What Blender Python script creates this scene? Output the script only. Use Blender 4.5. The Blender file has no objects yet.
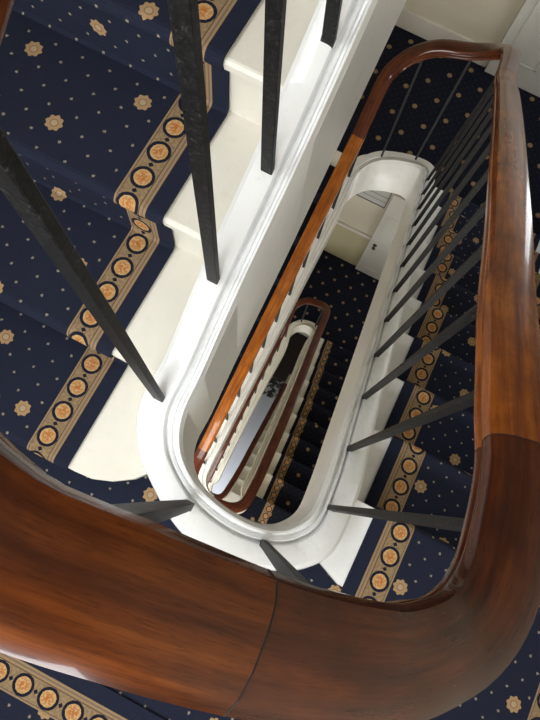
import bpy, bmesh, math, random
from mathutils import Vector, Matrix
C = bpy.context.scene.collection
random.seed(7)

# ------------------------------------------------------------------ helpers
def new_obj(name, bm, mat, parent=None, smooth=False, recalc=True):
    if recalc:
        bmesh.ops.recalc_face_normals(bm, faces=bm.faces)
    me = bpy.data.meshes.new(name)
    bm.to_mesh(me); bm.free()
    if smooth:
        for p in me.polygons: p.use_smooth = True
        try: me.set_sharp_from_angle(angle=math.radians(35))
        except Exception: pass
    o = bpy.data.objects.new(name, me); C.objects.link(o)
    if mat: me.materials.append(mat)
    if parent:
        o.parent = parent
        o.matrix_parent_inverse = Matrix.Translation(-parent.location)
    return o

def thing(name, label, cat, loc=(0, 0, 0), group=None):
    o = bpy.data.objects.new(name, None); C.objects.link(o)
    o.location = loc; o.empty_display_size = .1
    o['label'] = label; o['category'] = cat
    if group: o['group'] = group
    return o

def tag(o, label, cat, group=None):
    o['label'] = label; o['category'] = cat
    if group: o['group'] = group
    return o

def structure(o, label=None):
    o['kind'] = 'structure'
    if label: o['label'] = label
    return o

def add_box(bm, x0, x1, y0, y1, z0, z1, bevel=0):
    r = bmesh.ops.create_cube(bm, size=1)
    vs = r['verts']
    for v in vs:
        v.co = Vector(((x0+x1)/2 + v.co.x*(x1-x0), (y0+y1)/2 + v.co.y*(y1-y0), (z0+z1)/2 + v.co.z*(z1-z0)))
    if bevel:
        es = {e for v in vs for e in v.link_edges}
        bmesh.ops.bevel(bm, geom=list(es), offset=bevel, segments=2, affect='EDGES', profile=.5)

def add_prism(bm, poly, z0, z1):
    a = [bm.verts.new((x, y, z0)) for x, y in poly]
    b = [bm.verts.new((x, y, z1)) for x, y in poly]
    n = len(poly)
    bm.faces.new(a[::-1]); bm.faces.new(b)
    for i in range(n):
        bm.faces.new((a[i], a[(i+1) % n], b[(i+1) % n], b[i]))

def catmull(pts, step=.03):
    """centripetal Catmull-Rom through tuples of any dimension"""
    P = [list(map(float, p)) for p in pts]
    n = len(P[0])
    P = [[2*P[0][k]-P[1][k] for k in range(n)]] + P + [[2*P[-1][k]-P[-2][k] for k in range(n)]]
    out = []
    def d(a, b): return max(1e-6, math.sqrt(sum((a[k]-b[k])**2 for k in range(min(n, 3)))))**.5
    for i in range(1, len(P)-2):
        p0, p1, p2, p3 = P[i-1:i+3]
        t0 = 0; t1 = t0+d(p0, p1); t2 = t1+d(p1, p2); t3 = t2+d(p2, p3)
        L = d(p1, p2)**2
        m = max(2, int(math.ceil(L/step)))
        for j in range(m):
            t = t1+(t2-t1)*j/m
            q = []
            for k in range(n):
                A1 = (t1-t)/(t1-t0)*p0[k]+(t-t0)/(t1-t0)*p1[k]
                A2 = (t2-t)/(t2-t1)*p1[k]+(t-t1)/(t2-t1)*p2[k]
                A3 = (t3-t)/(t3-t2)*p2[k]+(t-t2)/(t3-t2)*p3[k]
                B1 = (t2-t)/(t2-t0)*A1+(t-t0)/(t2-t0)*A2
                B2 = (t3-t)/(t3-t1)*A2+(t-t1)/(t3-t1)*A3
                q.append((t2-t)/(t2-t1)*B1+(t-t1)/(t2-t1)*B2)
            out.append(q)
    out.append(P[-2])
    return out

# ------------------------------------------------------------------ node helpers
class S:
    """a value socket with arithmetic"""
    def __init__(s, nt, sock): s.nt = nt; s.k = sock
    def op(s, o, b=None, c=None):
        n = s.nt.nodes.new('ShaderNodeMath'); n.operation = o
        s.nt.links.new(s.k, n.inputs[0])
        for i, v in ((1, b), (2, c)):
            if v is None: continue
            if isinstance(v, S): s.nt.links.new(v.k, n.inputs[i])
            else: n.inputs[i].default_value = v
        return S(s.nt, n.outputs[0])
    def __add__(s, b): return s.op('ADD', b)
    def __sub__(s, b): return s.op('SUBTRACT', b)
    def __mul__(s, b): return s.op('MULTIPLY', b)
    def __truediv__(s, b): return s.op('DIVIDE', b)
    def lt(s, b): return s.op('LESS_THAN', b)
    def gt(s, b): return s.op('GREATER_THAN', b)
    def between(s, a, b): return s.gt(a)*s.lt(b)

def new_mat(name):
    m = bpy.data.materials.new(name); m.use_nodes = True
    nt = m.node_tree
    b = nt.nodes['Principled BSDF']
    return m, nt, b

def mix(nt, fac, a, b):
    n = nt.nodes.new('ShaderNodeMix'); n.data_type = 'RGBA'
    if isinstance(fac, S): nt.links.new(fac.k, n.inputs[0])
    elif hasattr(fac, 'links'): nt.links.new(fac, n.inputs[0])
    else: n.inputs[0].default_value = fac
    for i, v in ((6, a), (7, b)):
        if hasattr(v, 'links'): nt.links.new(v, n.inputs[i])
        else: n.inputs[i].default_value = (*v, 1)
    return n.outputs[2]

def noise(nt, vec, scale, detail=3, rough=.5):
    n = nt.nodes.new('ShaderNodeTexNoise')
    n.inputs['Scale'].default_value = scale; n.inputs['Detail'].default_value = detail
    n.inputs['Roughness'].default_value = rough
    if vec is not None: nt.links.new(vec, n.inputs['Vector'])
    return n.outputs['Fac']

def ramp(nt, fac, stops):
    n = nt.nodes.new('ShaderNodeValToRGB')
    e = n.color_ramp.elements
    while len(e) < len(stops): e.new(.5)
    for el, (p, c) in zip(e, stops):
        el.position = p; el.color = (*c, 1) if len(c) == 3 else c
    nt.links.new(fac, n.inputs[0])
    return n.outputs[0]

def bump(nt, b, h, strength, dist=.002):
    n = nt.nodes.new('ShaderNodeBump'); n.inputs['Strength'].default_value = strength
    n.inputs['Distance'].default_value = dist
    nt.links.new(h, n.inputs['Height']); nt.links.new(n.outputs[0], b.inputs['Normal'])

def lerp_(a, b, t): return a+(b-a)*t
def paint(name, col, rough=.45, var=.06, scale=3, grime=None):
    grime = None if grime is None else tuple(lerp_(a, b, .5) for a, b in zip(col, grime))
    m, nt, b = new_mat(name)
    g = nt.nodes.new('ShaderNodeNewGeometry')
    f = noise(nt, g.outputs['Position'], scale, 5, .6)
    c = ramp(nt, f, [(.25, tuple(v*(1-var) for v in col)), (.75, tuple(min(1, v*(1+var)) for v in col))])
    if grime:
        f3 = noise(nt, g.outputs['Position'], 14, 6, .75)
        k = ramp(nt, f3, [(.56, (0, 0, 0)), (.74, (1, 1, 1))])
        c = mix(nt, k, c, grime)
    nt.links.new(c, b.inputs['Base Color'])
    b.inputs['Roughness'].default_value = rough
    f2 = noise(nt, g.outputs['Position'], 60, 3)
    bump(nt, b, f2, .25, .002)
    return m

def wood(name, dark, mid, light, rough=.22, coat=.6, scale=1.0):
    m, nt, b = new_mat(name)
    uv = nt.nodes.new('ShaderNodeUVMap'); uv.uv_map = 'UVMap'
    mp = nt.nodes.new('ShaderNodeMapping'); mp.inputs['Scale'].default_value = (2.2*scale, 38*scale, 1)
    nt.links.new(uv.outputs[0], mp.inputs[0])
    f = noise(nt, mp.outputs[0], 1.6, 6, .62)
    c = ramp(nt, f, [(.30, dark), (.50, mid), (.72, light)])
    mp2 = nt.nodes.new('ShaderNodeMapping'); mp2.inputs['Scale'].default_value = (7, 12, 1)
    nt.links.new(uv.outputs[0], mp2.inputs[0])
    f2 = noise(nt, mp2.outputs[0], 1.0, 4, .6)
    k = ramp(nt, f2, [(.42, (0, 0, 0)), (.7, (.75, .75, .75))])
    c = mix(nt, k, c, dark)
    mp3 = nt.nodes.new('ShaderNodeMapping'); mp3.inputs['Scale'].default_value = (60, 900, 1)
    nt.links.new(uv.outputs[0], mp3.inputs[0])
    f3 = noise(nt, mp3.outputs[0], 1.0, 2)
    k3 = ramp(nt, f3, [(.55, (0, 0, 0)), (.75, (.45, .45, .45))])
    c = mix(nt, k3, c, tuple(v*.5 for v in dark))
    nt.links.new(c, b.inputs['Base Color'])
    b.inputs['Roughness'].default_value = rough
    b.inputs['Coat Weight'].default_value = coat
    b.inputs['Coat Roughness'].default_value = .05
    b.inputs['Specular IOR Level'].default_value = .12
    bump(nt, b, f3, .05, .001)
    return m

NAVY = (.0048, .0066, .0175)
TAN = (.40, .25, .115)
def carpet(name, border_w=None, both=None, off=(0, 0), swap=False, s=.0485, dots=1.0, k=1.0):
    """woven navy carpet: small cream dots and tan flower heads on a diagonal lattice, scrolled edge border"""
    m, nt, b = new_mat(name)
    uv = nt.nodes.new('ShaderNodeUVMap'); uv.uv_map = 'UVMap'
    sp = nt.nodes.new('ShaderNodeSeparateXYZ'); nt.links.new(uv.outputs[0], sp.inputs[0])
    U, V = S(nt, sp.outputs[0]), S(nt, sp.outputs[1])
    r2 = math.sqrt(.5)
    Uo, Vo = U+off[0], V+off[1]
    P, Q = (Uo+Vo)*r2, (Vo-Uo)*r2
    def cell(a, size): return a-((a/size).op('ROUND')*size)
    p, q = cell(P, s), cell(Q, s)
    rd = (p*p+q*q).op('SQRT')
    g = nt.nodes.new('ShaderNodeNewGeometry')
    n1 = S(nt, noise(nt, uv.outputs[0], 380, 2))
    n2 = noise(nt, uv.outputs[0], 9, 3)
    n3 = S(nt, noise(nt, uv.outputs[0], 900, 1))
    dot = (rd+(n1*.010)).lt(.0088)*dots
    fp, fq = cell(P, 4*s), cell(Q, 4*s)
    rf = (fp*fp+fq*fq).op('SQRT')
    th = fq.op('ARCTAN2', fp)
    petal = ((th*8).op('COSINE')*.0022)+.0245
    fl = (rf+(n1*.004)).lt(petal)
    near = rf.lt(.033)
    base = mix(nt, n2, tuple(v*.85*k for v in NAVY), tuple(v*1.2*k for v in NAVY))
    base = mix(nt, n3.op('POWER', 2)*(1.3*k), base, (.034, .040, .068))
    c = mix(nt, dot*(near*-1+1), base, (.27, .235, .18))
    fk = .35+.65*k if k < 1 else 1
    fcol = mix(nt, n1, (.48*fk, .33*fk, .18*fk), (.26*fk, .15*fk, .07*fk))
    ring = rf.between(.0085, .0120)
    fcol = mix(nt, ring*.6, fcol, (.17, .10, .05))
    core = rf.lt(.0085)
    fcol = mix(nt, core, fcol, (.42*fk, .31*fk, .19*fk))
    c = mix(nt, fl, c, fcol)
    if border_w:
        W = border_w
        X = V if swap else U
        L = U if swap else V
        w = X.op('MINIMUM', (X*-1)+W) if both else X
        c = mix(nt, w.lt(.046), c, base)
        tan = mix(nt, n1, (.44, .31, .17), (.17, .10, .05))
        ink = (.012, .013, .026)
        c = mix(nt, w.between(.046, .137), c, tan)
        c = mix(nt, w.between(.0525, .0565), c, (.16, .12, .10))
        c = mix(nt, w.between(.0635, .0665), c, (.11, .07, .05))
        ink = (.011, .012, .024)
        sp_ = .0835
        l = cell(L, sp_)
        dw = w-.0985
        lump = S(nt, noise(nt, uv.outputs[0], 130, 2))
        rr = (l*l+(dw*dw)*1.05).op('SQRT')+((lump-.5)*.005)
        tan2 = mix(nt, lump, (.42, .30, .165), (.10, .06, .035))
        c = mix(nt, w.between(.0665, .1300), c, tan2)
        c = mix(nt, (l.op('ABSOLUTE')+(dw.op('ABSOLUTE')*-.9)).gt(.0345)*w.gt(.0665)*w.lt(.128), c, ink)
        c = mix(nt, rr.between(.0235, .0325)*w.gt(.0665), c, ink)
        disc = rr.lt(.0235)
        dcol = mix(nt, (rr/.0235).op('POWER', 1.6), (.42, .13, .022), (.48, .30, .12))
        dcol = mix(nt, (lump-.50).op('MULTIPLY', 6.).op('MAXIMUM', 0).op('MINIMUM', .55), dcol, (.58, .45, .27))
        c = mix(nt, disc, c, dcol)
        c = mix(nt, w.between(.1300, .1320), c, (.09, .07, .07))
    b.inputs['Roughness'].default_value = .95
    b.inputs['Specular IOR Level'].default_value = .15
    nt.links.new(c, b.inputs['Base Color'])
    bump(nt, b, n1.k, .5, .003)
    b.inputs['Sheen Weight'].default_value = 0
    return m

WHITE = paint('white_gloss_paint', (.83, .84, .84), .30, .035, 9, (.60, .61, .60))
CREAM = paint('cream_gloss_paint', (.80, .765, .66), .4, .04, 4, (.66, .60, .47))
TREADW = paint('worn_white_tread_paint', (.80, .77, .68), .38, .04, 5, (.68, .63, .50))
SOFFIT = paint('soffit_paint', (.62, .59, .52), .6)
WALL = paint('cream_wall_paint', (.60, .55, .44), .7, .05, 2)
WALLLOW = paint('dado_wall_paint', (.47, .42, .26), .7, .06, 2)
DOORP = paint('pale_door_paint', (.62, .60, .55), .45, .03, 2)
SKIRT = paint('skirting_paint', (.66, .62, .55), .4, .03)
GREY = paint('grey_floor_covering', (.36, .37, .41), .5, .05, 2)
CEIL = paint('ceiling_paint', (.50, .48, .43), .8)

def iron_mat():
    m, nt, b = new_mat('black_iron')
    g = nt.nodes.new('ShaderNodeNewGeometry')
    f = noise(nt, g.outputs['Position'], 120, 5, .7)
    c = ramp(nt, f, [(.42, (.004, .004, .0045)), (.60, (.012, .012, .0125)), (.72, (.085, .085, .085))])
    nt.links.new(c, b.inputs['Base Color'])
    b.inputs['Roughness'].default_value = .5
    b.inputs['Specular IOR Level'].default_value = .28
    bump(nt, b, f, .5, .003)
    return m
IRON = iron_mat()
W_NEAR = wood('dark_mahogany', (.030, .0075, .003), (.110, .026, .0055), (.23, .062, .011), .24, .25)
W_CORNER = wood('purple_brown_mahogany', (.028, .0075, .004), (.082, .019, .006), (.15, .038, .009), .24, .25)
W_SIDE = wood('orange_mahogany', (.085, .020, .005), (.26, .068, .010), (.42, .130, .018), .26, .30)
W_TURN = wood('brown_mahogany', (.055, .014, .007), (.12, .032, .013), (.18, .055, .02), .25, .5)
W_LIT = wood('amber_mahogany', (.20, .050, .009), (.42, .125, .015), (.56, .20, .03), .25, .5)  # lit orange of the middle left rail put into the wood colour
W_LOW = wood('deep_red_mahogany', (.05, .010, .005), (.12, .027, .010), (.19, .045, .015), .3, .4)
BRASS, _nt, _b = new_mat('aged_brass')
_b.inputs['Base Color'].default_value = (.09, .07, .05, 1); _b.inputs['Metallic'].default_value = .6; _b.inputs['Roughness'].default_value = .4
PAPER = paint('notice_paper', (.50, .49, .47), .8)
LINE, _nt, _b = new_mat('dark_frame_line')
_b.inputs['Base Color'].default_value = (.12, .11, .11, 1); _b.inputs['Roughness'].default_value = .6
GLUE, _nt, _b = new_mat('joint_shadow_gap_filler')  # near-black brown of the rail joints and the far hall carpet
_b.inputs['Base Color'].default_value = (.012, .006, .004, 1); _b.inputs['Roughness'].default_value = .8

# ------------------------------------------------------------------ stair geometry (metres, camera storey near z = 0)
STOREY = 4.6
N0, F1 = -.56, -2.80
N2, F3 = N0-STOREY, F1-STOREY
N4 = N2-STOREY
GROUND = -12.0
XW, YN, YF = 1.55, -2.0, 4.20
XF = 1.546
def zA(y): return -.137+.655*(y-.058) if y < .354 else (y-.354)*.655+.0
def zB(y): return -.593-.748*(y-.25)
def zC(y): return -2.938+.684*(y-2.722)
def zD(y): return zB(y)-STOREY
def zE(y): return zC(y)-STOREY
def zF(y): return zD(y)-STOREY
def lerp(a, b, t): return a+(b-a)*t
def pw(y, *k):
    if y <= k[0][0]: return k[0][1]
    for (a, va), (b, vb) in zip(k, k[1:]):
        if y <= b: return lerp(va, vb, (y-a)/(b-a))
    return k[-1][1]
def xA(y): return pw(y, (.1, -.237), (.9, -.216), (3, -.216))
def xB(y): return .339-.03*max(y, 0)
def xC(y): return -.367+.0205*y
def xD(y): return pw(y, (0, .182), (.4, .176), (1.27, .140), (2.13, .075), (2.7, .045))
def xE(y): return pw(y, (0, -.424), (1.4, -.422), (2.3, -.395), (2.75, -.365))
def xF(y): return pw(y, (0, -.092), (.5, -.062), (3, -.045))

def near_drum(L, R, zl, zr, wl=(.08, -.095), wr=(-.04, .052)):
    """control rows (inner x, inner y, outer x, outer y, z) running from the left string round to the right one"""
    sh = [  # baluster-line x in 0..1 between L and R, inner and outer shape measured on the top drum
        ((-.155, .045), (-.283, .015), .10), ((-.128, -.025), (-.240, -.080), .25), ((-.070, -.078), (-.155, -.155), .40),
        ((.010, -.105), (-.040, -.225), .52), ((.110, -.115), (.110, -.248), .63), ((.185, -.105), (.228, -.218), .74),
        ((.245, -.070), (.338, -.162), .84), ((.285, -.005), (.402, -.075), .92)]
    f = (R-L)/(.339+.237)
    return [(L+(a[0]+.237)*f, a[1], L+(b[0]+.237)*f, b[1], lerp(zl, zr, t)) for a, b, t in sh]

def far_drum(Rr, L, zr, zl, top=2.93):
    """rows from the right string round the far end to the left one"""
    m = (Rr+L)/2; h = (Rr-L)/2
    rows = []
    for ang in (22, 45, 68, 90, 112, 135, 158):
        a = math.radians(ang)
        def pt(off):
            hx = h+off; hy = .27+off
            c, s = math.cos(a), math.sin(a)
            e = 2/2.5
            return m+hx*math.copysign(abs(c)**e, c), (top-.27)+hy*abs(s)**e
        i, o = pt(-.045), pt(.060)
        rows.append((i[0], i[1], o[0], o[1], lerp(zr, zl, (ang)/180)))
    return rows

ring = []
for y in (3.0, 2.0, 1.2, .7, .35, .15):
    ring.append((-.157, y, -.278, y, zA(y), .66))
ring += [r+(d,) for r, d in zip(near_drum(-.237, .339, -.10, zB(.05)), (.60, .50, .42, .38, .38, .38, .40, .42))]
iB0 = len(ring)
for y in (.12, .35, .8, 1.4, 2.0, 2.5):
    ring.append((xB(y)-.043, y, xB(y)+.080-.008*y, y, zB(y), .44))
ring += [r+(.46,) for r in far_drum(.262, -.315, zB(2.62), zC(2.66), top=2.90)]
for y in (2.55, 2.0, 1.4, .8, .35, .15):
    ring.append((xC(y)+.070, y, xC(y)-.08, y, zC(y)))
iCend = len(ring)
d2 = near_drum(-.364, .182, zC(.1), zD(.05))
ring += d2
for y in (.12, .35, .8, 1.4, 2.0, 2.5):
    ring.append((xD(y)-.095, y, xD(y)+.050, y, zD(y)))
ring += far_drum(.045, -.37, zD(2.62), zE(2.66), top=2.88)
for y in (2.5, 2.0, 1.4, .8, .35, .15):
    ring.append((xE(y)+.105, y, xE(y)-.06, y, zE(y)))
ring += near_drum(-.424, -.092, zE(.1), zF(.05))
for y in (.12, .35, .8, 1.4, 2.0, 2.6, 3.2):
    ring.append((xF(y)-.04, y, xF(y)+.05, y, zF(y)))

PROF = [(0, -.37), (0, -.034), (.02, -.030), (.03, -.010), (.06, -.001), (.10, 0), (.13, -.006), (.145, -.018), (.20, -.020), (.22, -.012), (.27, -.008), (.29, -.010), (.31, -.024), (.345, -.025), (.365, -.008), (.39, -.003),
        (.46, 0), (.84, 0), (.87, -.003), (.885, -.018), (.925, -.022), (.955, -.024), (.98, -.036), (1.0, -.050), (1.0, -.30), (.92, -.37)]
def sweep_string(name, rows, parent, mat):
    pts = catmull([tuple(r)+((.37,) if len(r) == 5 else ()) for r in rows], .016)
    bm = bmesh.new(); prev = None; first = None
    for ix, iy, ox, oy, z, fd in pts:
        vs = [bm.verts.new((lerp(ix, ox, t), lerp(iy, oy, t), z+(-fd if dz == -.37 else dz))) for t, dz in PROF]
        if prev:
            n = len(vs)
            for i in range(n):
                bm.faces.new((prev[i], prev[(i+1) % n], vs[(i+1) % n], vs[i]))
        else: first = vs
        prev = vs
    bm.faces.new(first[::-1]); bm.faces.new(prev)
    return new_obj(name, bm, mat, parent, smooth=True)

# well strings (the white moulded curbs with their fascia)
def whole(label, name, rows, mat):
    o = sweep_string(name, rows, None, mat)
    return tag(o, label, 'stair string')
whole('white moulded string around the top of the well, carrying the nearest balusters', 'stair_string', ring[:iCend+4], WHITE)
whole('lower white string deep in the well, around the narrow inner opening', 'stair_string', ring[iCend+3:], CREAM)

# ------------------------------------------------------------------ handrails
RP = [(-.042, -.030), (-.0435, -.019), (-.040, -.008), (-.028, -.0015), (-.012, .0015), (.012, .0015), (.028, -.0015), (.040, -.008), (.0435, -.019),
      (.042, -.030), (.0365, -.035), (.0365, -.038), (.0405, -.042), (.0405, -.052), (.036, -.060), (-.036, -.060), (-.0405, -.052), (-.0405, -.042), (-.0365, -.038), (-.0365, -.035)]
def rail_path(rows, step=.025): return [Vector(p) for p in catmull(rows, step)]
def sweep_rail(name, path, i0, i1, mat, parent, grow=1.0, label=None):
    bm = bmesh.new(); uvl = bm.loops.layers.uv.new('UVMap')
    perim = [0]
    for a, b in zip(RP, RP[1:]+RP[:1]): perim.append(perim[-1]+math.hypot(a[0]-b[0], a[1]-b[1]))
    dist = [0]
    for a, b in zip(path, path[1:]): dist.append(dist[-1]+(b-a).length)
    prev = first = None
    for i in range(i0, i1+1):
        t = (path[min(i+1, len(path)-1)]-path[max(i-1, 0)]).normalized()
        side = t.cross(Vector((0, 0, 1))).normalized()
        up = side.cross(t).normalized()
        vs = [bm.verts.new(path[i]+side*(a*grow)+up*(b*grow)) for a, b in RP]
        if prev:
            n = len(vs)
            for k in range(n):
                f = bm.faces.new((prev[k], prev[(k+1) % n], vs[(k+1) % n], vs[k]))
                for l, (u, v) in zip(f.loops, ((dist[i-1], perim[k]), (dist[i-1], perim[k+1]), (dist[i], perim[k+1]), (dist[i], perim[k]))):
                    l[uvl].uv = (u, v)
        else: first = vs
        prev = vs
    bm.faces.new(first[::-1]); bm.faces.new(prev)
    o = new_obj(name, bm, mat, parent, smooth=True)
    if label: o['label'] = label
    return o
def joint(path, i, parent, mat, grow=1.004):
    bm = bmesh.new(); t = (path[i+1]-path[i-1]).normalized()
    side = t.cross(Vector((0, 0, 1))).normalized(); up = side.cross(t).normalized()
    rings = []
    for s in (-.0008, .0008):
        rings.append([bm.verts.new(path[i]+t*s+side*a*grow+up*(b*grow+.0002)) for a, b in RP])
    n = len(RP)
    for k in range(n): bm.faces.new((rings[0][k], rings[0][(k+1) % n], rings[1][(k+1) % n], rings[1][k]))
    bm.faces.new(rings[0][::-1]); bm.faces.new(rings[1])
    new_obj('rail_joint', bm, mat, parent)

def nearest(path, x, y, z=None):
    best = min(range(len(path)), key=lambda i: (path[i].x-x)**2+(path[i].y-y)**2+(0 if z is None else .05*(path[i].z-z)**2))
    return best
def idx_at(path, pred):
    return next(i for i, p in enumerate(path) if pred(i, p))

HR = 1.03
railA = [(-.30, 3.0, zA(3.0)+1.30), (-.30, 2.0, zA(2)+1.30), (-.298, 1.0, zA(1)+1.30), (-.282, .5, zA(.5)+1.28), (-.256, .22, 1.215), (-.243, .08, 1.145),
         (-.232, -.03, 1.105), (-.190, -.118, 1.072), (-.125, -.165, 1.045)]
rail_near = [(-.058, -.181, 1.028), (-.02, -.180, 1.019), (.018, -.177, 1.007), (.060, -.175, .988), (.115, -.172, .955), (.165, -.167, .918), (.215, -.158, .880), (.262, -.146, .838), (.305, -.125, .795),
             (.340, -.100, .755), (.366, -.065, .720), (.381, -.020, .690), (.386, .045, .658)]
railB = [(.382, .130, .620), (.366, .22, .575), (.356, .32, .515), (.347, .45, .425), (.340, .70, .255), (.328, 1.06, .005), (.316, 1.5, zB(1.5)+1.22), (.312, 2.0, zB(2.0)+1.21), (.310, 2.35, zB(2.35)+1.19)]
def far_rail(R, L, zr, zl, top, hy=.27):
    out = []
    for ang in (20, 42, 62, 80, 100, 118, 138, 160):
        a = math.radians(ang); c, s = math.cos(a), math.sin(a); e = 2/2.8
        out.append(((R+L)/2+(R-L)/2*math.copysign(abs(c)**e, c), top-hy+hy*abs(s)**e, lerp(zr, zl, ang/180)))
    return out
railF = far_rail(.308, -.325, zB(2.60)+1.17, zC(2.62)+1.10, 2.96, .25)
railC = [(xC(y)+.0, y, zC(y)+1.0) for y in (2.5, 2.0, 1.5, 1.0, .6, .3, .12)]
def near_rail(L, R, zl, zr, y=-.15):
    out = []
    for ang in (25, 50, 70, 90, 110, 130, 155):
        a = math.radians(ang); c, s = math.cos(a), math.sin(a); e = 2/2.6
        out.append(((R+L)/2-(R-L)/2*math.copysign(abs(c)**e, c), y+.22-.22*abs(s)**e, lerp(zl, zr, ang/180)))
    return out
railN2 = near_rail(-.364, .19, zC(.08)+1.0, zD(.08)+1.0)
railD = [(xD(y)+.006, y, zD(y)+1.0) for y in (.15, .5, 1.0, 1.5, 2.0, 2.4)]
railF2 = far_rail(.05, -.43, zD(2.6)+1.0, zE(2.6)+1.0, 2.88)
railE = [(xE(y)-.02, y, zE(y)+1.0) for y in (2.45, 2.0, 1.5, 1.0, .6, .3, .12)]
railN3 = near_rail(-.465, -.09, zE(.08)+1.0, zF(.08)+1.0, -.12)
railG = [(xF(y), y, zF(y)+1.0) for y in (.15, .5, 1.0, 1.5, 2.0, 2.6)]

up = rail_path(railA+rail_near+railB+railF+railC+railN2[:3], .022)
lo = rail_path(railN2[3:]+railD+railF2+railE+railN3+railG, .035)

bal_up = thing('balustrade', 'upper balustrade of black iron bars under the big curving mahogany handrail, nearest the viewer', 'balustrade', (-.237, .06, -.14))
bal_lo = thing('balustrade', 'lower balustrade deep in the well, dark red narrow handrail around the inner opening', 'balustrade', (.18, .05, N2))
# section ends, found along the path
j1 = nearest(up, .120, -.172, .95)
j2 = nearest(up, .368, .165, .60)
jt = idx_at(up, lambda i, p: i > j2 and p.y > 2.42)
jc = idx_at(up, lambda i, p: i > jt+10 and p.x < -.2 and p.y < 2.50)
jn = idx_at(up, lambda i, p: i > jc+10 and p.y < .20)
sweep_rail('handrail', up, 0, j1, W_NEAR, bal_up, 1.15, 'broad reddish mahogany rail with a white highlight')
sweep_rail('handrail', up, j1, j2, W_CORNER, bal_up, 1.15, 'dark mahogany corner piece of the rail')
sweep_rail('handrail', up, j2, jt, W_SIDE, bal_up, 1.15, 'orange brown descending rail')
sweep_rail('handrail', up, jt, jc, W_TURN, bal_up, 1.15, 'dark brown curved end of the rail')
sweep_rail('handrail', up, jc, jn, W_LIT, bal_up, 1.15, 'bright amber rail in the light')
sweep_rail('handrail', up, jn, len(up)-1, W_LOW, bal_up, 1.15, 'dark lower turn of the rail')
for j, g in ((j1, 1.156), (j2, 1.156)): joint(up, j, bal_up, GLUE, g)
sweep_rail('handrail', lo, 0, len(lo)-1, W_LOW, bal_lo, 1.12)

def baluster(x, y, z0, path, w, parent, rng=None, taper=1.0, wy=.017):
    lo_i, hi_i = rng or (0, len(path)-1)
    i = min(range(lo_i, hi_i+1), key=lambda k: (path[k].x-x)**2+(path[k].y-y)**2)
    z1 = path[i].z-.058
    dx, dy = path[i].x-x, path[i].y-y
    dl = math.hypot(dx, dy); q = max(0, dl-.018)/dl if dl > 1e-6 else 0
    zb = z0
    bm = bmesh.new()
    h = w/2
    prev = None
    levels = [(z0-.03, 1), (z0+.006, 1), (lerp(z0, z1, .5), 1.0), (z1+.012, taper)]
    ang = rot_of.get(id(parent), 0)
    for z, s in levels:
        vs = []
        for a, b in ((-h, -h), (h, -h), (h, h), (-h, h)):
            tt = max(0, (z-zb)/(z1-zb))*q
            vs.append(bm.verts.new((x+dx*tt+a*s, y+dy*tt+b*s*wy/w, z)))
        if prev:
            for k in range(4): bm.faces.new((prev[k], prev[(k+1) % 4], vs[(k+1) % 4], vs[k]))
        else: bm.faces.new(vs[::-1])
        prev = vs
    bm.faces.new(prev)
    es = [e for e in bm.edges if abs(e.verts[0].co.z-e.verts[1].co.z) > .05]
    bmesh.ops.bevel(bm, geom=es, offset=w*.08, segments=1, affect='EDGES')
    new_obj('baluster', bm, IRON, parent)
rot_of = {}
iA1 = nearest(up, -.237, .06, 1.2)
for k in range(8):
    y = .058 if k == 0 else .096+.258*k
    baluster(-.237 if k == 0 else xA(y), y, zA(y)-.002, up, .030, bal_up, (0, iA1+12))
baluster(-.045, -.150, -.225, up, .026, bal_up, (iA1, j2), wy=.023)
baluster(.192, -.150, -.345, up, .024, bal_up, (iA1, j2), wy=.020)
for k in range(12):
    y = .034 if k == 0 else .25+.234*(k-1)
    baluster(.337 if k == 0 else xB(y), y, -.432 if k == 0 else zB(y), up, .020, bal_up, (j1-5, jt+6), wy=.015)
baluster(.12, 2.875, zB(2.62)-.17, up, .016, bal_up, (jt, jc), wy=.014)
baluster(-.135, 2.875, zB(2.62)-.32, up, .016, bal_up, (jt, jc), wy=.014)
for k in range(12):
    y = .138+.235*(11-k)
    baluster(xC(y), y, zC(y), up, .024, bal_up, (jc-12, len(up)-1))
iFl = idx_at(lo, lambda i, p: p.y > 2.6)
iEl = idx_at(lo, lambda i, p: i > iFl+10 and p.y < 2.4)
iGl = idx_at(lo, lambda i, p: i > iEl+20 and p.y < .1)
for k in range(12):
    y = .05 if k == 0 else .25+.21*(k-1)
    baluster(xD(y), y, zD(y), lo, .022, bal_lo, (0, iFl))
baluster(-.02, 2.85, zD(2.6)-.15, lo, .022, bal_lo, (iFl, iEl))
baluster(-.25, 2.86, zD(2.6)-.30, lo, .022, bal_lo, (iFl, iEl))
for k in range(12):
    y = .07+.232*k
    baluster(xE(y), y, zE(y), lo, .022, bal_lo, (iEl-12, iGl))
for k in range(11):
    y = .1+.22*k
    baluster(xF(y), y, zF(y), lo, .022, bal_lo, (iGl, len(lo)-1))

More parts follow.
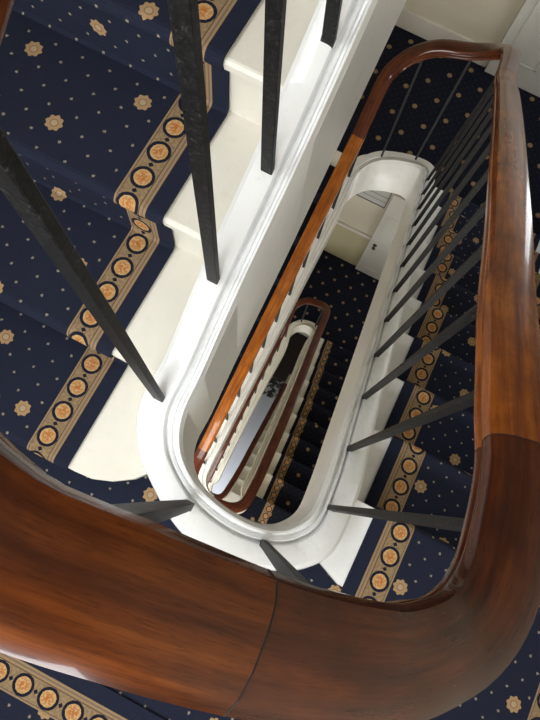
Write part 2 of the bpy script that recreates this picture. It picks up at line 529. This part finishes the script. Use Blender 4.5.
# ------------------------------------------------------------------ flights of steps
def tread_profile(k, y0, z0, g, h, s):
    return
def flight(label, x0f, xw, y0, z0, g, h, sgn, n, first_poly=None, tm=None):
    """sgn=+1: z rises with y (nosing k at y0+k g), -1: z falls with y. x0f: edge at the string, xw: edge at the wall"""
    t = thing('stair_flight', label, 'stairs', ((x0f(y0)+xw)/2, y0, z0))
    for k in range(n):
        yk = y0+k*g; zk = z0+k*h*sgn
        bm = bmesh.new()
        if sgn > 0:   # nosing faces -y
            ya, yb = yk, yk+g+.05
            prof = [(ya+.006, zk-.036), (ya, zk-.028), (ya, zk-.010), (ya+.006, zk-.002), (ya+.012, zk), (yb, zk), (yb, zk-.036), (yk+.052, zk-.036)]
            riser = [(yk+.032, zk-.036), (yk+.052, zk-.036), (yk+.052, zk-h-.03), (yk+.032, zk-h-.03)]
        else:
            ya, yb = yk, yk-g-.05
            prof = [(ya-.006, zk-.036), (ya, zk-.028), (ya, zk-.010), (ya-.006, zk-.002), (ya-.012, zk), (yb, zk), (yb, zk-.036), (yk-.052, zk-.036)]
            riser = [(yk-.032, zk-.036), (yk-.052, zk-.036), (yk-.052, zk-h-.03), (yk-.032, zk-h-.03)]
        if first_poly and k == 0:
            add_prism(bm, first_poly, zk-.036, zk)
            cx = -.9
            add_prism(bm, [(x if x < -1.5 else x-.012, y+.03) for x, y in first_poly], zk-h-.01, zk-.036)
            new_obj('step', bm, TREADW, t)
            continue
        for pr in (prof, riser):
            a = [bm.verts.new((x0f(p[0]), p[0], p[1])) for p in pr]
            b = [bm.verts.new((xw, p[0], p[1])) for p in pr]
            m = len(pr)
            bm.faces.new(a); bm.faces.new(b[::-1])
            for i in range(m): bm.faces.new((a[i], b[i], b[(i+1) % m], a[(i+1) % m]))
        new_obj('step', bm, tm or TREADW, t, smooth=False)
    # sloping soffit slab
    bm = bmesh.new()
    if sgn > 0: ys, ye, zs, ze = y0-.02, y0+n*g, z0-h-.02, z0+(n-1)*h
    else: ys, ye, zs, ze = y0+.02-g, y0+n*g-g+.05, z0, z0-n*h
    v = []
    for y, z in ((ys, zs), (ye, ze), (ye, ze-.06), (ys, zs-.06)):
        dz = -.07
        v.append((bm.verts.new((x0f(y), y, z+dz)), bm.verts.new((xw, y, z+dz))))
    for i in range(4):
        a, b = v[i], v[(i+1) % 4]
        bm.faces.new((a[0], a[1], b[1], b[0]))
    bm.faces.new([q[0] for q in v]); bm.faces.new([q[1] for q in v][::-1])
    new_obj('soffit', bm, SOFFIT, t)
    return t

def runner(label, mat, x0f, width, y0, z0, g, h, sgn, n, lead=0.0, trail=0.0, th=.008, kname='stair_runner', side=1):
    """carpet following treads and risers; x0f(y) well-side edge; side=+1 runs to +x"""
    path = []
    def arc(cy, cz, r, a0, a1, m=5):
        return [(cy+r*math.cos(math.radians(lerp(a0, a1, i/m))), cz+r*math.sin(math.radians(lerp(a0, a1, i/m)))) for i in range(m+1)]
    r = .020
    if sgn > 0:
        yk, zk = y0, z0
        if lead: path += [(y0-lead+.03, z0-h+th)]
        for k in range(n):
            yk = y0+k*g; zk = z0+k*h
            if k > 0 or lead: path += [(yk+.012, zk-h+th), (yk+.022, zk-h+th+.012), (yk+.024, zk-.060), (yk+.012, zk-.044)]
            path += arc(yk+r-th, zk-r+th, r, 215, 90)
        path += [(yk+(trail or g), zk+th)]
    else:
        path += [(y0-(lead or g), z0+th)]
        for k in range(n):
            yk = y0+k*g; zk = z0-k*h
            path += arc(yk-r+th, zk-r+th, r, 90, -35)
            if k < n-1 or trail: path += [(yk-.012, zk-.044), (yk-.024, zk-.060), (yk-.022, zk-h+th+.012), (yk-.012, zk-h+th)]
        if trail: path += [(yk+trail, zk-h+th)]
    bm = bmesh.new(); uvl = bm.loops.layers.uv.new('UVMap')
    nx = 1
    d = [0]
    for a, b in zip(path, path[1:]): d.append(d[-1]+math.hypot(a[0]-b[0], a[1]-b[1]))
    rows = []
    for (y, z) in path:
        xa = x0f(y); xb = xa+side*width
        rows.append([bm.verts.new((xa, y, z)), bm.verts.new((xb, y, z))])
    for i in range(len(rows)-1):
        f = bm.faces.new((rows[i][0], rows[i][1], rows[i+1][1], rows[i+1][0]))
        for l, uv in zip(f.loops, ((0, d[i]), (width, d[i]), (width, d[i+1]), (0, d[i+1]))): l[uvl].uv = uv
    me_o = new_obj(kname, bm, mat, None, smooth=False, recalc=True)
    md = me_o.modifiers.new('thickness', 'SOLIDIFY'); md.thickness = .007; md.offset = 0
    tag(me_o, label, 'carpet')
    return me_o

RW = .86
carp_run = carpet('navy_runner_carpet', RW-.05, True, (.137, .09), s=.0535)
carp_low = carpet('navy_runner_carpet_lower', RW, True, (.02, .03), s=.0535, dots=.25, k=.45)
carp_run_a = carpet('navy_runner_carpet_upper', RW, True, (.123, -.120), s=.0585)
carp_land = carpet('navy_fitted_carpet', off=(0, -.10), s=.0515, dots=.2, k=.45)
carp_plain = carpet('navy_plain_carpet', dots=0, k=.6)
carp_near = carpet('navy_near_landing_carpet', s=.0585)
carp_cross = carpet('navy_landing_runner', .95, True, (.03, .01), swap=True)

gA, hA, yA0, zA0 = .331, .217, .111, -.187
flight('painted flight of steps rising at the left, under the brightest carpet', lambda y: -.25, -XF, yA0-gA, zA0-hA, gA, hA, 1, 11,
       [(-XF, -.220), (-.40, -.222), (-.345, -.218), (-.29, -.198), (-.235, -.162), (-.20, -.12), (-.20, .05), (-.28, .15), (-XF, .15)])
runner('navy flowered runner on the flight rising at the left', carp_run_a, lambda y: -.424, RW, yA0-gA, zA0-hA, gA, hA, 1, 11, 0, 0, side=-1)
gB, hB = .293, .224
flight('painted flight of steps going down at the right, beneath the large rail', lambda y: xB(y)+.03, XF, .106+gB, N0-hB, gB, hB, -1, 9, tm=WHITE)
runner('navy flowered runner going down the right flight behind the black bars', carp_run, lambda y: pw(y, (0, .490), (1.2, .472), (3, .43)), RW-.05, .106, N0, gB, hB, -1, 10, .70, .06, side=1)
gC, hC = .335, .236
flight('middle flight of steps showing as pale slivers beneath the amber rail', lambda y: xC(y)-.03, -XF, 2.85-9*gC, F1-9*hC, gC, hC, 1, 10)
runner('plain dark carpet on the middle flight, a dark sliver showing left of the amber rail', carp_plain, lambda y: xC(y)-.115, RW, 2.85-9*gC, F1-9*hC, gC, hC, 1, 10, side=-1)
flight('lower flight of steps with white ends seen through the well at the right', lambda y: xD(y)+.03, XF, .106+gB, N2-hB, gB, hB, -1, 9)
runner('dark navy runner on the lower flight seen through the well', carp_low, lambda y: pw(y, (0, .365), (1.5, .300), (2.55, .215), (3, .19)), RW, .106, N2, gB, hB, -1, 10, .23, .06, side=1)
flight('deepest left flight of steps beneath the thin dark rail', lambda y: xE(y)-.03, -XF, 2.85-9*gC, F3-9*hC, gC, hC, 1, 10)
flight('lowest flight of steps down to the grey ground floor', lambda y: xF(y)+.03, XF, .106+gB, N4-hB, gB, hB, -1, 9)

# ------------------------------------------------------------------ landings
def outer_curve(rows, t=.80):
    return [(lerp(r[0], r[2], t), lerp(r[1], r[3], t)) for r in catmull(rows, .04)]
def slab(name, poly, z, th, mat):
    bm = bmesh.new(); add_prism(bm, poly, z-th, z)
    return structure(new_obj(name, bm, mat))
def carpet_slab(label, poly, z, mat, th=.008):
    bm = bmesh.new(); add_prism(bm, poly, z, z+th)
    uvl = bm.loops.layers.uv.new('UVMap')
    for f in bm.faces:
        for l in f.loops: l[uvl].uv = (l.vert.co.x+3, l.vert.co.y+3)
    return tag(new_obj('landing_carpet', bm, mat), label, 'carpet')

def near_landing(z, rowsL, idx, carpet_label, Lx, Rx, extra=None, stop_at=None):
    cur = outer_curve(rowsL)
    body = [(-XW, YN), (XW, YN), (XW, .106), (Rx+.03, .106)] + [p for p in cur[::-1] if p[1] < .10] + [(Lx-.06, -.10), (-XW, -.10)]
    return body
def clean(poly):
    out = []
    for p in poly:
        if not out or math.hypot(p[0]-out[-1][0], p[1]-out[-1][1]) > .004: out.append(p)
    return out
nd = near_drum(-.237, .339, 0, 0)
full = [(-.157, .15, -.278, .15, 0)] + nd + [(.296, .12, .415, .12, 0)]
cur = [p for p in outer_curve(full, .85)]
base0 = [(-XW, YN), (XW, YN), (XW, .106), (.40, .106)] + [p for p in cur[::-1] if p[1] < .09 and p[0] > -.30] + [(-.31, -.10), (-XW, -.10)]
o = slab('floor', clean(base0), N0, .22, SOFFIT)
# fitted carpet: leaves a bare white painted mitre next to the string at the head of the right flight
car0 = [(-XW, YN), (XW, YN), (XW, -.162), (.47, -.162), (.35, -.114), (.33, -.105)] + [p for p in cur[::-1] if p[1] < (-.08 if p[0] < 0 else -.125) and p[0] > -.27] + [(-.31, -.175), (-XW, -.175)]
# white painted boards of the landing beside the string
bm = bmesh.new(); add_prism(bm, clean([(.30, -.105), (.35, -.112), (.47, -.160), (.54, -.160), (.54, .104), (.34, .104)]), N0, N0+.006)
tag(new_obj('landing_board', bm, WHITE), 'bare white painted board between the curved string and the right runner', 'floorboard')
carpet_slab('dark fitted carpet on the landing around the near end of the well', clean(car0), N0, carp_near)
# cross runner on the near landing
bm = bmesh.new(); add_box(bm, -XW+.1, XW-.1, -1.70, -.728, N0+.008, N0+.016)
uvl = bm.loops.layers.uv.new('UVMap')
for f in bm.faces:
    for l in f.loops: l[uvl].uv = (l.vert.co.x+3, -.728-l.vert.co.y)
tag(new_obj('landing_runner', bm, carp_cross), 'bordered navy runner across the landing, in the bottom left corner under the big rail', 'carpet')

fd = far_drum(.262, -.315, 0, 0, top=2.90)
curf = outer_curve([(.2, 2.5, .31, 2.5, 0)]+fd+[(-.26, 2.5, -.40, 2.5, 0)], .85)
def far_poly(curve, yb, yc):
    c = [p for p in curve if p[1] > min(yb, yc)-.02]
    return clean([(XW, yb), (XW, YF), (-XW, YF), (-XW, yc), (c[-1][0]-.02, yc)] + c[::-1] + [(c[0][0]+.02, yb)])
pf = far_poly(curf, 2.74, 2.80)
slab('floor', pf, F1, .24, SOFFIT)
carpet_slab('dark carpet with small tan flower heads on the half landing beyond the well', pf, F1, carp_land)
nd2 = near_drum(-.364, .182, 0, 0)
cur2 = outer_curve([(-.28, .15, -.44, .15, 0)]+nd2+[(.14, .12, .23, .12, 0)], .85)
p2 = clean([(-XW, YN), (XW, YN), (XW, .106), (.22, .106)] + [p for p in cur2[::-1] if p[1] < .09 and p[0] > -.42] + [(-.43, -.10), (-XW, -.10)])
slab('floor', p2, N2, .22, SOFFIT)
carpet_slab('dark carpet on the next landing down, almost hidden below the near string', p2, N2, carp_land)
fd2 = far_drum(.045, -.37, 0, 0, top=2.88)
curf2 = outer_curve([(.0, 2.45, .1, 2.45, 0)]+fd2+[(-.27, 2.45, -.40, 2.45, 0)], .85)
pf2 = far_poly(curf2, 2.74, 2.80)
slab('floor', pf2, F3, .24, SOFFIT)
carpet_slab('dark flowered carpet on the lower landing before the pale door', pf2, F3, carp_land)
nd3 = near_drum(-.424, -.092, 0, 0)
cur3 = outer_curve([(-.34, .15, -.49, .15, 0)]+nd3+[(-.13, .12, -.04, .12, 0)], .85)
p3 = clean([(-XW, YN), (XW, YN), (XW, .106), (-.05, .106)] + [p for p in cur3[::-1] if p[1] < .09 and p[0] > -.48] + [(-.49, -.10), (-XW, -.10)])
slab('floor', p3, N4, .22, SOFFIT)

# upper half landing at the head of the left flight
slab('floor', [(-XW, yA0+9*gA+.03), (-.15, yA0+9*gA+.03), (-.15, YF), (-XW, YF)], zA0+10*hA-.217-.01, .25, SOFFIT)

# ------------------------------------------------------------------ walls and ground
TOP = 4.6
def wall(name, x0, x1, y0, y1, z0, z1, mat):
    bm = bmesh.new(); add_box(bm, x0, x1, y0, y1, z0, z1)
    return structure(new_obj(name, bm, mat))
wall('wall_left', -XW-.15, -XW, YN-.15, YF+.15, GROUND-.1, TOP, WALL)
wall('wall_right', XW, XW+.15, YN-.15, YF+.15, GROUND-.1, TOP, WALL)
wall('wall_near', -XW, XW, YN-.15, YN, GROUND-.1, TOP, WALL)
wall('wall_far', -XW, XW, YF, YF+.15, GROUND-.1, TOP, WALL)
wall('floor', -XW, XW, YN, YF, GROUND-.1, GROUND, GREY)
# skirting, left of the doors only
def skirting(x0, x1, z, h=.19):
    bm = bmesh.new(); add_box(bm, x0, x1, YF-.022, YF, z+.008, z+h, .004)
    structure(new_obj('baseboard_far', bm, SKIRT))
skirting(-XW, .30, F1)
# lower half landing: darker dado with its rail
bm = bmesh.new(); add_box(bm, -XW, .12, YF-.012, YF, F3+.008, F3+1.02)
structure(new_obj('trim_1', bm, WALLLOW))
bm = bmesh.new(); add_box(bm, -XW, .12, YF-.035, YF, F3+1.02, F3+1.08, .006)
structure(new_obj('trim_2', bm, SKIRT))

def door(name, x0, x1, z, knob_side, h=2.35):
    bm = bmesh.new()
    add_box(bm, x0, x1, YF-.06, YF, z+.008, z+h, .004)
    d = structure(new_obj(name, bm, DOORP))
    bm = bmesh.new()
    for (a, b, c, e) in ((.10, .44, .22, .95), (.56, .90, .22, .95), (.10, .44, 1.12, 1.85), (.56, .90, 1.12, 1.85)):
        w = x1-x0
        xa, xb = x0+a*w, x0+b*w
        for (q0, q1, r0, r1) in ((xa, xb, c, c+.015), (xa, xb, e-.015, e), (xa, xa+.015, c, e), (xb-.015, xb, c, e)):
            add_box(bm, q0, q1, YF-.064, YF-.058, z+r0, z+r1)
    p = new_obj('panel_moulding', bm, DOORP, d)
    kx = x0+.10 if knob_side < 0 else x1-.08
    bm = bmesh.new()
    bmesh.ops.create_cone(bm, cap_ends=True, segments=20, radius1=.032, radius2=.028, depth=.012, matrix=Matrix.Translation((kx, YF-.066, z+1.0)) @ Matrix.Rotation(math.pi/2, 4, 'X'))
    bmesh.ops.create_cone(bm, cap_ends=True, segments=16, radius1=.010, radius2=.010, depth=.04, matrix=Matrix.Translation((kx, YF-.086, z+1.0)) @ Matrix.Rotation(math.pi/2, 4, 'X'))
    bmesh.ops.create_uvsphere(bm, u_segments=20, v_segments=12, radius=.030, matrix=Matrix.Translation((kx, YF-.118, z+1.0)) @ Matrix.Diagonal((1, .75, 1, 1)))
    new_obj('door_knob', bm, BRASS, d, smooth=True)
    return d
door('door_1', .31, 1.15, F1, 1)
door('door_2', .125, .92, F3, -1)

# framed notice on the lower wall
nt_ = thing('framed_notice', 'framed grey notice board on the lower wall beside the pale door', 'notice', (-.12, YF-.01, -5.47))
bm = bmesh.new(); add_box(bm, -.33, .09, YF-.018, YF-.001, -5.47, -4.95)
new_obj('notice_sheet', bm, PAPER, nt_)
bm = bmesh.new()
for (a, b, c, d_) in ((-.335, .095, -5.477, -5.466), (-.335, .095, -4.96, -4.95), (-.335, -.325, -5.47, -4.95), (.085, .095, -5.47, -4.95)):
    add_box(bm, a, b, YF-.026, YF-.001, c, d_)
new_obj('notice_frame', bm, LINE, nt_)
bm = bmesh.new()
for z in (-5.36, -5.25): add_box(bm, -.325, .085, YF-.020, YF-.017, z, z+.008)
new_obj('ruled_lines', bm, LINE, nt_)

# door mat and dark carpet on the ground floor
def mat_mottle():
    m, nt, b = new_mat('mottled_mat')
    g = nt.nodes.new('ShaderNodeNewGeometry')
    f = noise(nt, g.outputs['Position'], 9, 3)
    c = ramp(nt, f, [(.50, (.012, .012, .014)), (.60, (.30, .31, .30))])
    nt.links.new(c, b.inputs['Base Color']); b.inputs['Roughness'].default_value = .9
    return m
bm = bmesh.new(); add_box(bm, -1.3, .6, 2.45, 2.95, GROUND, GROUND+.012, .004)
tag(new_obj('doormat', bm, mat_mottle()), 'black and grey mottled mat at the very bottom of the well', 'mat')
bm = bmesh.new(); add_box(bm, -1.5, 1.5, 2.95, YF-.02, GROUND, GROUND+.01)
uvl = bm.loops.layers.uv.new('UVMap')
for f in bm.faces:
    for l in f.loops: l[uvl].uv = (l.vert.co.x+3, l.vert.co.y+3)
tag(new_obj('hall_carpet', bm, GLUE), 'black looking carpet at the far end of the grey ground floor', 'carpet')

# ------------------------------------------------------------------ ceiling
bm = bmesh.new(); add_box(bm, -XW, XW, YN, YF, TOP, TOP+.15)
structure(new_obj('ceiling', bm, CEIL))
wm, nt, b = new_mat('window_frame_paint'); b.inputs['Base Color'].default_value = (.8, .8, .8, 1)
def area(name, loc, size, sizey, power, col=(1, 1, 1), rot=(0, 0, 0)):
    l = bpy.data.lights.new(name, 'AREA'); l.shape = 'RECTANGLE'; l.size = size; l.size_y = sizey; l.energy = power; l.color = col
    o = bpy.data.objects.new(name, l); C.objects.link(o); o.location = loc; o.rotation_euler = rot
    return o
SKYC = (.95, .975, 1.0)
PANE, _nt, _b = new_mat('daylit_pane')
_b.inputs['Base Color'].default_value = (.8, .85, .9, 1); _b.inputs['Emission Color'].default_value = (*SKYC, 1); _b.inputs['Emission Strength'].default_value = 1.6  # glow added so the unseen windows look daylit from inside
def pane(fr, *box):
    bm = bmesh.new(); add_box(bm, *box)
    new_obj('window_pane', bm, PANE, fr)
def unseen_window(n, x0, x1, z0, z1, power, col=SKYC):
    bm = bmesh.new()
    f = .05
    for (a, b, c, d) in ((x0-f, x0, z0-f, z1+f), (x1, x1+f, z0-f, z1+f), (x0, x1, z0-f, z0), (x0, x1, z1, z1+f), ((x0+x1)/2-.015, (x0+x1)/2+.015, z0, z1), (x0, x1, (z0+z1)/2-.02, (z0+z1)/2+.02)):
        add_box(bm, a, b, YN, YN+.06, c, d)
    pane(structure(new_obj('window_%d' % n, bm, wm)), x0, x1, YN, YN+.01, z0, z1)
    area('window_daylight', ((x0+x1)/2, YN+.07, (z0+z1)/2), x1-x0, z1-z0, power, col, (math.radians(90), 0, 0))
unseen_window(1, -1.1, .8, 1.02, 1.52, 72)
def added_side_window(n, x, y0, y1, z0, z1, power, sgn):
    bm = bmesh.new(); f = .05; a0, a1 = sorted((x, x+sgn*.06))
    for (a, b, c, d) in ((y0-f, y0, z0-f, z1+f), (y1, y1+f, z0-f, z1+f), (y0, y1, z0-f, z0), (y0, y1, z1, z1+f), ((y0+y1)/2-.015, (y0+y1)/2+.015, z0, z1), (y0, y1, (z0+z1)/2-.02, (z0+z1)/2+.02)):
        add_box(bm, a0, a1, a, b, c, d)
    pa, pb = sorted((x, x+sgn*.01))
    pane(structure(new_obj('window_%d' % n, bm, wm)), pa, pb, y0, y1, z0, z1)
    area('window_daylight', (x+sgn*.07, (y0+y1)/2, (z0+z1)/2), z1-z0, y1-y0, power, SKYC, (0, math.radians(-90*sgn), 0))
added_side_window(4, -XW, -.9, .5, 1.75, 3.2, 47, 1)  # unseen window added on the left wall for side light
added_side_window(5, XW, 3.05, 3.95, F1+1.0, F1+2.2, 11, -1)  # unseen window added to brighten the half landing and far wall
added_side_window(6, XW, 3.05, 3.95, F3+1.0, F3+2.2, 5, -1)  # unseen window added to brighten the lower landing wall
unseen_window(2, -1.0, .6, N2+1.1, N2+2.9, 85, (1, .96, .88))
unseen_window(3, -1.0, .6, N4+1.1, N4+2.9, 80)  # unseen window repeated down here to light the deepest flights
area('ground_lamp', (-.5, -.6, N4-.3), 1.0, 1.0, 75, (.92, .96, 1))  # unseen fill light added to brighten the grey ground floor

w = bpy.data.worlds.new('World'); bpy.context.scene.world = w; w.use_nodes = True
w.node_tree.nodes['Background'].inputs[0].default_value = (.75, .85, 1, 1)
w.node_tree.nodes['Background'].inputs[1].default_value = .5

# ------------------------------------------------------------------ camera
cam = bpy.data.cameras.new('Camera'); co = bpy.data.objects.new('Camera', cam); C.objects.link(co)
co.location = (.0519, -.0945, 1.3811)
co.rotation_euler = (.242, -.067, .471)
cam.sensor_fit = 'VERTICAL'; cam.sensor_height = 36; cam.lens = 580/720*36
cam.clip_start = .02
bpy.context.scene.camera = co
vs = bpy.context.scene.view_settings
vs.view_transform = 'Standard'; vs.look = 'None'; vs.gamma = 1; vs.exposure = 0; vs.use_curve_mapping = False
